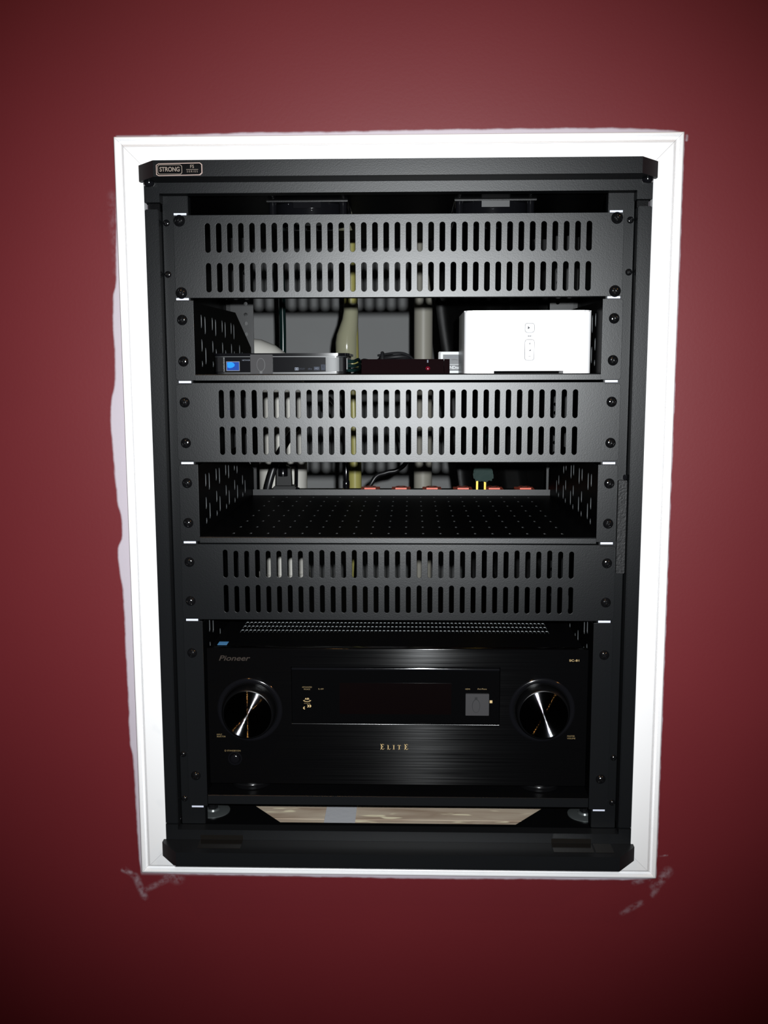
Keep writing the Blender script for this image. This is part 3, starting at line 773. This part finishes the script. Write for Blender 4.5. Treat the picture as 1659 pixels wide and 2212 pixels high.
# ------------------------------------------------------------------ things on the upper shelf
ZS = -169.4
stb = thing('set_top_box', (-131, 85, ZS), 'slim black set top box with blue square logo on the upper shelf', 'set top box')
bd = prisms('body', 'plastic', stb, [(rrect(-206, -57.5, 30, 140, 12, 8), ZS + 0.1, -149.2, 'z')], bevel=0.5)
prisms('lid', 'plastic', stb, [(rrect(-207.2, -54.8, 28.6, 141, 13, 8), -149.1, -146.4, 'z')], bevel=1.1)
prisms('base_rim', 'ir_dark', stb, [(rrect(-205.4, -58, 29.4, 139, 12, 8), ZS + 0.05, ZS + 2.0, 'z')])
prisms('trim_line', 'silver', stb, [(rrect(-206.3, -57.2, 29.4, 140.2, 12.2, 8), -150.6, -149.7, 'z')])
boxes('front_window', 'plastic', stb, (-193.5, -79.6, 29.0, 29.95, -166.6, -151.2), bevel=0.2)
for x0, x1, m in ((-205.0, -194.2, 'ir_dark'), (-79.0, -68.6, 'silver')):
    pts = [(x0, 41.5 if x0 < -150 else 30), (x0 + 0.6, 36) if x0 < -150 else (x0, 29.2), (x0 + 3.5, 32), (x0 + 10.4, 29.2), (x0 + 10.4, 31)] if x0 < -150 else \
          [(-79.0, 30.6), (-79.0, 29.3), (-69.8, 29.3), (-65.0, 30.4), (-61.2, 33.2), (-61.8, 34.2), (-65.6, 31.4), (-69.8, 30.6)]
    prisms('end_cap', m, stb, [(pts, -166.8, -151.0, 'z')])
boxes('port_strip', 'silver', stb, (-57.4, -56.6, 44, 60, -164.5, -152.0))
boxes('window_edge', 'silver', stb, (-79.9, -79.3, 28.6, 29.4, -166.8, -151.0), (-194.0, -193.5, 28.6, 29.4, -166.8, -151.0))
lg = boxes('logo_frame', 'pale_print', stb, (-196.8 + 5.4, -180.6 + 5.4 - 1.2, 28.8, 29.0, -165.9, -155.4))
boxes('logo_field', 'blue_dark', lg, (-190.7, -177.1, 28.65, 28.8, -165.2, -156.1))
flat('logo_swoosh', 'blue', lg, [[(-190.3, -156.6), (-185.6, -156.2), (-183.2, -157.2), (-181.8, -158.9), (-182.4, -160.8), (-184.6, -162.2), (-187.6, -162.8), (-190.0, -162.0)]], 28.65)
text('lettering', 'NETWORK', 2.1, -173.6, 28.95, -154.2, 'pale_print', stb)
flat('double_d_mark', 'pale_print', stb, [[(-114.6, -162.2), (-114.6, -165.4), (-110.4, -165.4), (-110.4, -162.2)]], 29.0, 0.1)
flat('double_d_inner', 'plastic', stb, [[(-113.9, -162.8), (-113.0, -163.8), (-113.9, -164.8)], [(-111.1, -162.8), (-112.0, -163.8), (-111.1, -164.8)]], 28.9, 0.1)
text('lettering', 'DOLBY', 2.6, -109.8, 28.95, -163.8, 'dim_print', stb, width=6.6)
text('lettering', 'dts', 2.6, -100.0, 28.95, -163.8, 'dim_print', stb, width=4.6, bold=0.05)
flat('hd_mark', 'dim_print', stb, [[(-93.2, -161.4), (-93.2, -165.3), (-86.8, -165.3), (-86.8, -161.4)]], 29.0, 0.1)
text('lettering', 'HD', 2.8, -90.0, 28.9, -163.4, 'pale_print', stb, 'CENTER')
flat('certificate_mark', 'dim_print', stb, [[(-85.2, -159.0), (-85.2, -165.2), (-80.4, -165.2), (-80.4, -159.0)]], 29.0, 0.1)
text('lettering', 'E', 3.4, -82.9, 28.9, -161.4, 'plastic', stb, 'CENTER')

def emitter(cx, cz, w, h, y, label):
    e = thing('infrared_emitter', (cx, y, cz - h / 2), label, 'infrared emitter', 'stick-on infrared emitters')
    prisms('pad', 'grey_ir', e, [(rrect(cx - w / 2, cx + w / 2, cz - h / 2, cz + h / 2, 0.5, 2), y - 1.2, y - 0.05, 'y')], bevel=0.2)
    return e
e1 = emitter(-151.6, -158.6, 24.8, 21.6, 28.2, 'smoky grey infrared emitter stuck on the set top box front')
def oval(e, cx, cz, a, b, y, dn):
    flat('bud_groove', 'ir_dark', e, [[(cx + a * math.cos(t), cz + b * math.sin(t)) for t in [2 * math.pi * k / 28 for k in range(28)]]], y, 0.15)
    bm = bmesh.new(); prism(bm, [(cx + (a - 0.55) * math.cos(t), cz + (b - 0.55) * math.sin(t)) for t in [2 * math.pi * k / 28 for k in range(28)]], y - 0.7, y - 0.1, 'y')
    finish('bud', bm, 'grey_ir', e)
    z0, z1 = sorted((cz + dn * b * 0.96, cz + dn * (b + 2.3)))
    boxes('bud_lead', 'ir_dark', e, (cx - 1.5, cx + 1.5, y - 0.3, y - 0.05, z0, z1))
oval(e1, -152.2, -159.2, 4.7, 7.4, 27.0, -1)
e2 = emitter(91.4, -543.6, 26.6, 25.6, RY + 1.4, 'smoky grey infrared emitter stuck on the receiver display window')
oval(e2, 90.0, -545.0, 4.6, 8.0, RY + 0.2, 1)

tb = thing('tinted_box', (8, 95, ZS), 'low dark red tinted glossy box between set top box and white player', 'box')
for nm, xa, xb in (('body', -41.5, 52.6), ('end_cap', 53.2, 59.4)):
    prisms(nm, 'tinted', tb, [([(58.6, ZS + 0.1), (130, ZS + 0.1), (130, -152.9), (62.6, -152.9)], xa, xb, 'x')], bevel=0.5)
lathes('lens', 'red_glint', tb, [(2.6, -0.5), (2.6, 0.3), (1.4, 0.9), (0.3, 1.0)], 20, (34.5, 60.2, -163.8))  # red glint on the box front, painted as a small bead
boxes('pale_bar', 'pale_print', tb, (33.6, 35.0, 61.2, 62.2, -157.0, -153.8))  # small pale bar at the top of the box front

sw = thing('network_switch', (95, 200, ZS), 'small grey network switch box standing behind the white player', 'network switch')
sb = boxes('body', 'ir_dark', sw, (49.5, 150, 171, 200, ZS + 0.1, -142.4), bevel=0.8)
fr = prisms('label_border', 'label_white', sw, [(rrect(52.4, 148, ZS + 0.6, -142.9, 1.5, 3), 170.6, 170.95, 'y')])
boxes('label_field', 'label_grey', fr, (55.2, 145, 170.2, 170.55, -166.2, -146.0))
text('lettering', 'Gigabit Switch', 3.0, 58.6, 170.15, -148.8, 'pale_print', fr, width=20.5)
text('lettering', '1000Mbps', 2.2, 65.0, 170.15, -152.4, 'grey_print', fr)
boxes('label_rule', 'label_white', fr, (55.6, 144, 170.0, 170.15, -158.6, -158.1))
text('lettering', 'TRENDnet', 5.4, 54.8, 170.15, -162.2, 'label_white', fr, bold=0.08, width=23)

pl = thing('streaming_player', (144.6, 97, ZS), 'white rounded audio player box with small front buttons', 'audio player')
bm = bmesh.new()
prism(bm, rrect(74.4, 215.2, 30, 166, 9, 8), -166.6, -100.4, 'z')
bmesh.ops.bevel(bm, geom=[e for e in bm.edges if all(abs(v.co.z + 100.4) < 0.01 for v in e.verts)], offset=1.6, segments=3, affect='EDGES')
prism(bm, rrect(74.4, 107.5, 30, 166, (0.2, 0.2, 9, 9), 8), ZS + 0.1, -166.6, 'z')
prism(bm, rrect(184.3, 215.2, 30, 166, (9, 9, 0.2, 0.2), 8), ZS + 0.1, -166.6, 'z')
finish('body', bm, 'white_plastic', pl, smooth=True, sharp=40)
boxes('base', 'deep', pl, (107.6, 184.2, 62, 160, ZS + 0.1, -166.7))
prisms('button_gap', 'gap', pl, [(rrect(140.8, 151.8, -124.8, -114.2, 2.9, 4), 29.85, 30.05, 'y')])
b1 = prisms('play_button', 'white_btn', pl, [(rrect(141.4, 151.2, -124.2, -114.8, 2.4, 4), 29.5, 30.1, 'y')], bevel=0.25)
flat('play_mark', 'grey_print', b1, [[(144.2, -121.2), (146.8, -119.4), (144.2, -117.6)]], 29.5, 0.08)
flat('pause_mark', 'white_btn', b1, [[(147.2, -120.6), (147.8, -120.6), (147.8, -118.2), (147.2, -118.2)], [(148.4, -120.6), (149.0, -120.6), (149.0, -118.2), (148.4, -118.2)]], 29.5, 0.12)
flat('mute_mark', 'gap', pl, [circle(145.1, -128.4, 0.8, 10), circle(147.0, -128.4, 0.8, 10), circle(148.4, -128.4, 0.5, 10)], 30.0, 0.1)
prisms('button_gap', 'gap', pl, [(rrect(141.0, 152.0, -155.2, -132.0, 2.9, 4), 29.85, 30.05, 'y')])
b2 = prisms('volume_button', 'white_btn', pl, [(rrect(141.6, 151.4, -154.6, -132.6, 2.4, 4), 29.5, 30.1, 'y')], bevel=0.25)
flat('plus_mark', 'grey_print', b2, [[(145.4, -136.9), (147.8, -136.9), (147.8, -136.4), (145.4, -136.4)], [(146.35, -137.8), (146.85, -137.8), (146.85, -135.5), (146.35, -135.5)]], 29.5, 0.08)
flat('wedge_mark', 'grey_print', b2, [[(145.2, -144.6), (148.0, -144.6), (148.0, -142.9)]], 29.5, 0.08)
flat('minus_mark', 'grey_print', b2, [[(145.4, -150.9), (147.8, -150.9), (147.8, -150.4), (145.4, -150.4)]], 29.5, 0.08)

# coil of black cable behind the tinted box and leads from the set top box
def coil():
    its = []
    for k in range(5):
        pts = []
        for i in range(29):
            a = 2 * math.pi * i / 28
            pts.append((-8 + (25 - k * 1.6) * math.cos(a) + k, 158 + (14 - k) * math.sin(a) + k * 0.6, ZS + 3.2 + k * 4.2 + 1.2 * math.sin(a * 2 + k)))
        its.append((pts, 2.6))
    return its
cl = thing('cable_coil', (-8, 158, ZS), 'coiled black cable lying behind the dark tinted box', 'cable')
tubes('loops', 'cable_black', cl, *coil(), segs=8)
tubes('tie', 'cable_black', cl, ([(-20, 140, ZS + 1.5), (-20, 139, ZS + 14), (-20, 145, ZS + 25), (-20, 160, ZS + 22)], 2.4), segs=8)
tubes('tail', 'cable_black', cl, (smooth_path([(-26, 150, ZS + 22), (-5, 146, ZS + 25), (8, 146, ZS + 24), (18, 150, ZS + 17), (22, 160, ZS + 4)]), 1.4), segs=8)
lead = thing('signal_leads', (-50, 100, ZS), 'thin black leads running from the set top box side to the cable coil', 'cable')
for k, (dz, dy) in enumerate(((14, 0), (9, 4), (4, 8))):
    tubes('lead', 'cable', lead, (smooth_path([(-55.8, 50 + dy, ZS + dz), (-50, 60 + dy, ZS + dz), (-46, 90 + dy, ZS + dz + 2), (-44, 140, ZS + 6 + 5 * k), (-32, 150, ZS + 6 + 4 * k)]), 2.0), segs=8)

# ------------------------------------------------------------------ behind the shelves
ps = thing('power_strip', (75, 520, -372), 'black power strip with six orange outlets behind the empty shelf', 'power strip')
boxes('housing', 'matte_black', ps, (-225, 232, 496, 548, -376, -358.2), bevel=1.0)
for k in range(6):
    x = -51 + 50.1 * k
    o = boxes('outlet', 'orange', ps, (x - 15.2, x + 15.2, 497, 541, -358.1, -354.9), bevel=0.4)
    prisms('outlet_face', 'orange', o, [([(x - 9, 505), (x + 9, 505), (x + 9, 528), (x + 5, 534), (x - 5, 534), (x - 9, 528)], -354.9, -352.6, 'z')], bevel=0.3)
    boxes('outlet_slot', 'matte_black', o, (x - 6.5, x - 4.3, 512, 521, -352.7, -352.2), (x + 4.3, x + 6.5, 512, 521, -352.7, -352.2), (x - 2, x + 2, 525, 530, -352.7, -352.2))
boxes('strip_mount', 'satin', ps, (-252, -225.4, 440.4, 540, -372, -362), (232.4, 252, 440.4, 540, -372, -362))
gp = thing('green_plug', (130, 500, -352), 'teal green plug with two brass prongs above the orange outlets', 'plug')
bm = bmesh.new()
prism(bm, [(115, -338), (113.5, -326), (117, -317.5), (124, -314.6), (136, -314.6), (143, -318), (146, -327), (146.5, -338), (140, -340.5), (135, -338.6), (122, -341)], 484, 508, 'y')
bmesh.ops.bevel(bm, geom=list(bm.edges), offset=3.0, segments=2, affect='EDGES', clamp_overlap=True)
finish('body', bm, 'green', gp, smooth=True, sharp=60)
for x in (120.5, 133.0):
    boxes('prong', 'brass', gp, (x - 1.6, x + 1.6, 488, 489.8, -357.2, -331), bevel=0.4)
tubes('cord', 'cable', gp, (smooth_path([(130, 500, -318), (131, 520, -285), (150, 560, -255), (200, 590, -250)]), 4.0), segs=10)
cx_ = thing('coax_connector', (-89, 500, -357), 'black coaxial connector with gold nut beside the yellow pipe', 'connector')
lathes('nut', 'brass', cx_, [(5.4, 0), (5.9, 0.8), (5.9, 4.0), (5.2, 4.6), (5.9, 5.2), (5.9, 9.0), (4.8, 9.8)], 24, (-88.5, 488, -362), axis='z')
lathes('barrel', 'plastic', cx_, [(4.6, 0), (5.4, 3), (5.4, 12), (4.4, 14), (4.4, 30), (3.4, 36), (3.4, 42)], 20, (-88.2, 488, -352.4), axis='z')
tubes('lead', 'cable_black', cx_, (smooth_path([(-88.2, 488, -311), (-88, 490, -280), (-95, 520, -240), (-120, 560, -210)]), 3.2), segs=10)
ad = thing('power_adapter', (-186, 500, -358), 'black plug assembly with thick slanted cord in front of the white pipe', 'plug')
prisms('body', 'matte_black', ad, [([(-199, -346), (-198, -318), (-193, -315), (-181, -315), (-176, -318), (-175, -346)], 478, 494, 'y')], bevel=1.6)
lathes('collar', 'plastic', ad, [(7.5, 0), (7.5, 14), (5.5, 17), (5.5, 26)], 24, (-187, 470, -330), axis='z')
boxes('flange', 'matte_black', ad, (-203, -167, 470, 500, -357.6, -346.4), bevel=1.5)
tubes('bail', 'plastic', ad, (smooth_path([(-177, 474, -314), (-168, 474, -313), (-165.5, 474, -318), (-166, 474, -346)]), 1.9), segs=8)
tubes('cord', 'cable_black', ad, (smooth_path([(-215, 470, -366), (-209, 470, -340), (-200, 475, -312), (-185, 490, -280), (-170, 520, -255)]), 6.0), segs=12)
lathes('knob', 'plastic', ad, [(4, 0), (4, 3), (2.5, 4.2), (0.5, 4.5)], 16, (-164, 472, -352), axis='y')

dp = thing('drain_pipe', (-210, 650, -1300), 'fat white plastic drain pipe with elbow seen behind the set top box', 'pipe')
path = [(-210, 650, -1300), (-210, 650, -260), (-210, 650, -215)] + [(-270 + 60 * math.cos(math.radians(a)), 650, -210 + 60 * math.sin(math.radians(a))) for a in range(15, 91, 15)] + [(-330, 650, -150), (-1395, 650, -150)]
tubes('pipe', 'pvc', dp, (path, 42.0), segs=36)
lathes('hub', 'pvc', dp, [(42.2, 0), (46, 1.5), (46, 40), (42.2, 41.5)], 36, (-210, 650, -560), axis='z', cap=False)
yp = thing('yellow_pipe', (-99.9, 936, -1300), 'thin yellowed plastic pipe with pale flared coupling', 'pipe')
tubes('pipe', 'yellow_pipe', yp, ([(-99.9, 936, -1300), (-99.9, 936, -322.6), (-103.4, 936, -164.6), (-105.8, 936, -41.6), (-104.6, 936, 895)], 13.6), segs=24)
tubes('coupling', 'coupling', yp, ([(-105.8, 936, -32.3), (-105.8, 936, -48.7), (-107.4, 936, -65.0), (-110.4, 936, -81.4), (-113.5, 936, -95.5), (-114.7, 936, -109.5), (-114.7, 936, -142.3), (-114.4, 936, -147.0)], [14.1, 14.8, 16.2, 19.0, 21.3, 22.4, 22.5, 20.5]), segs=28)
tubes('grey_pipe', 'grey_pipe', None, ([(40.0, 1000, -1300), (40.0, 1000, 895)], 19.2), segs=28)
tag(bpy.data.objects['grey_pipe'], 'straight grey plastic pipe standing behind the dark tinted box', 'pipe')
tubes('hanging_cable', 'cable', None, (smooth_path([(-242.2, 900, 890), (-239.8, 900, 101.9), (-238.6, 900, -111.2), (-244.5, 900, -206.0), (-277.7, 900, -324.4), (-289.5, 900, -371.8), (-287.2, 900, -466.5), (-281.3, 900, -1298)]), 6.4), segs=14)
tag(bpy.data.objects['hanging_cable'], 'thick dark teal cable hanging beside the white elbow', 'cable')
tubes('drooping_wire', 'cable_black', None, (smooth_path([(-20, 2450, -420), (-16, 1300, -300), (-10, 800, -262), (4, 650, -278), (8, 602, -316), (-8, 600, -333), (-28, 600, -338), (-50, 600, -352), (-70, 590, -420), (-80, 600, -700), (-80, 600, -1298)]), 4.0), segs=10)
tag(bpy.data.objects['drooping_wire'], 'loose black wire drooping in front of the grey pipe', 'wire')
# black plastic film hanging at the right of the back wall
bm = bmesh.new(); nx, nz_ = 40, 60; g = {}
for i in range(nx + 1):
    for j in range(nz_ + 1):
        z = 890 - (890 + 1290) * j / nz_
        xl = 48 + max(0.0, (-z)) * 0.137 if z < 0 else 48 - z * 0.05
        x = xl + (1000 - xl) * (i / nx) ** 1.25
        y = 600 + 26 * math.sin(x * 0.045 + 0.004 * z) + 14 * math.sin(x * 0.11 + z * 0.013) + 8 * mnoise.noise((x * 0.02, z * 0.02, 0.3))
        g[i, j] = bm.verts.new((x, y, z))
for i in range(nx):
    for j in range(nz_): bm.faces.new((g[i, j], g[i + 1, j], g[i + 1, j + 1], g[i, j + 1]))
bmesh.ops.solidify(bm, geom=bm.faces[:], thickness=0.8)
sh = finish('plastic_sheet', bm, 'bag', None, smooth=True, sharp=80)
tag(sh, 'black plastic film hanging in folds behind the white player', 'plastic sheet')
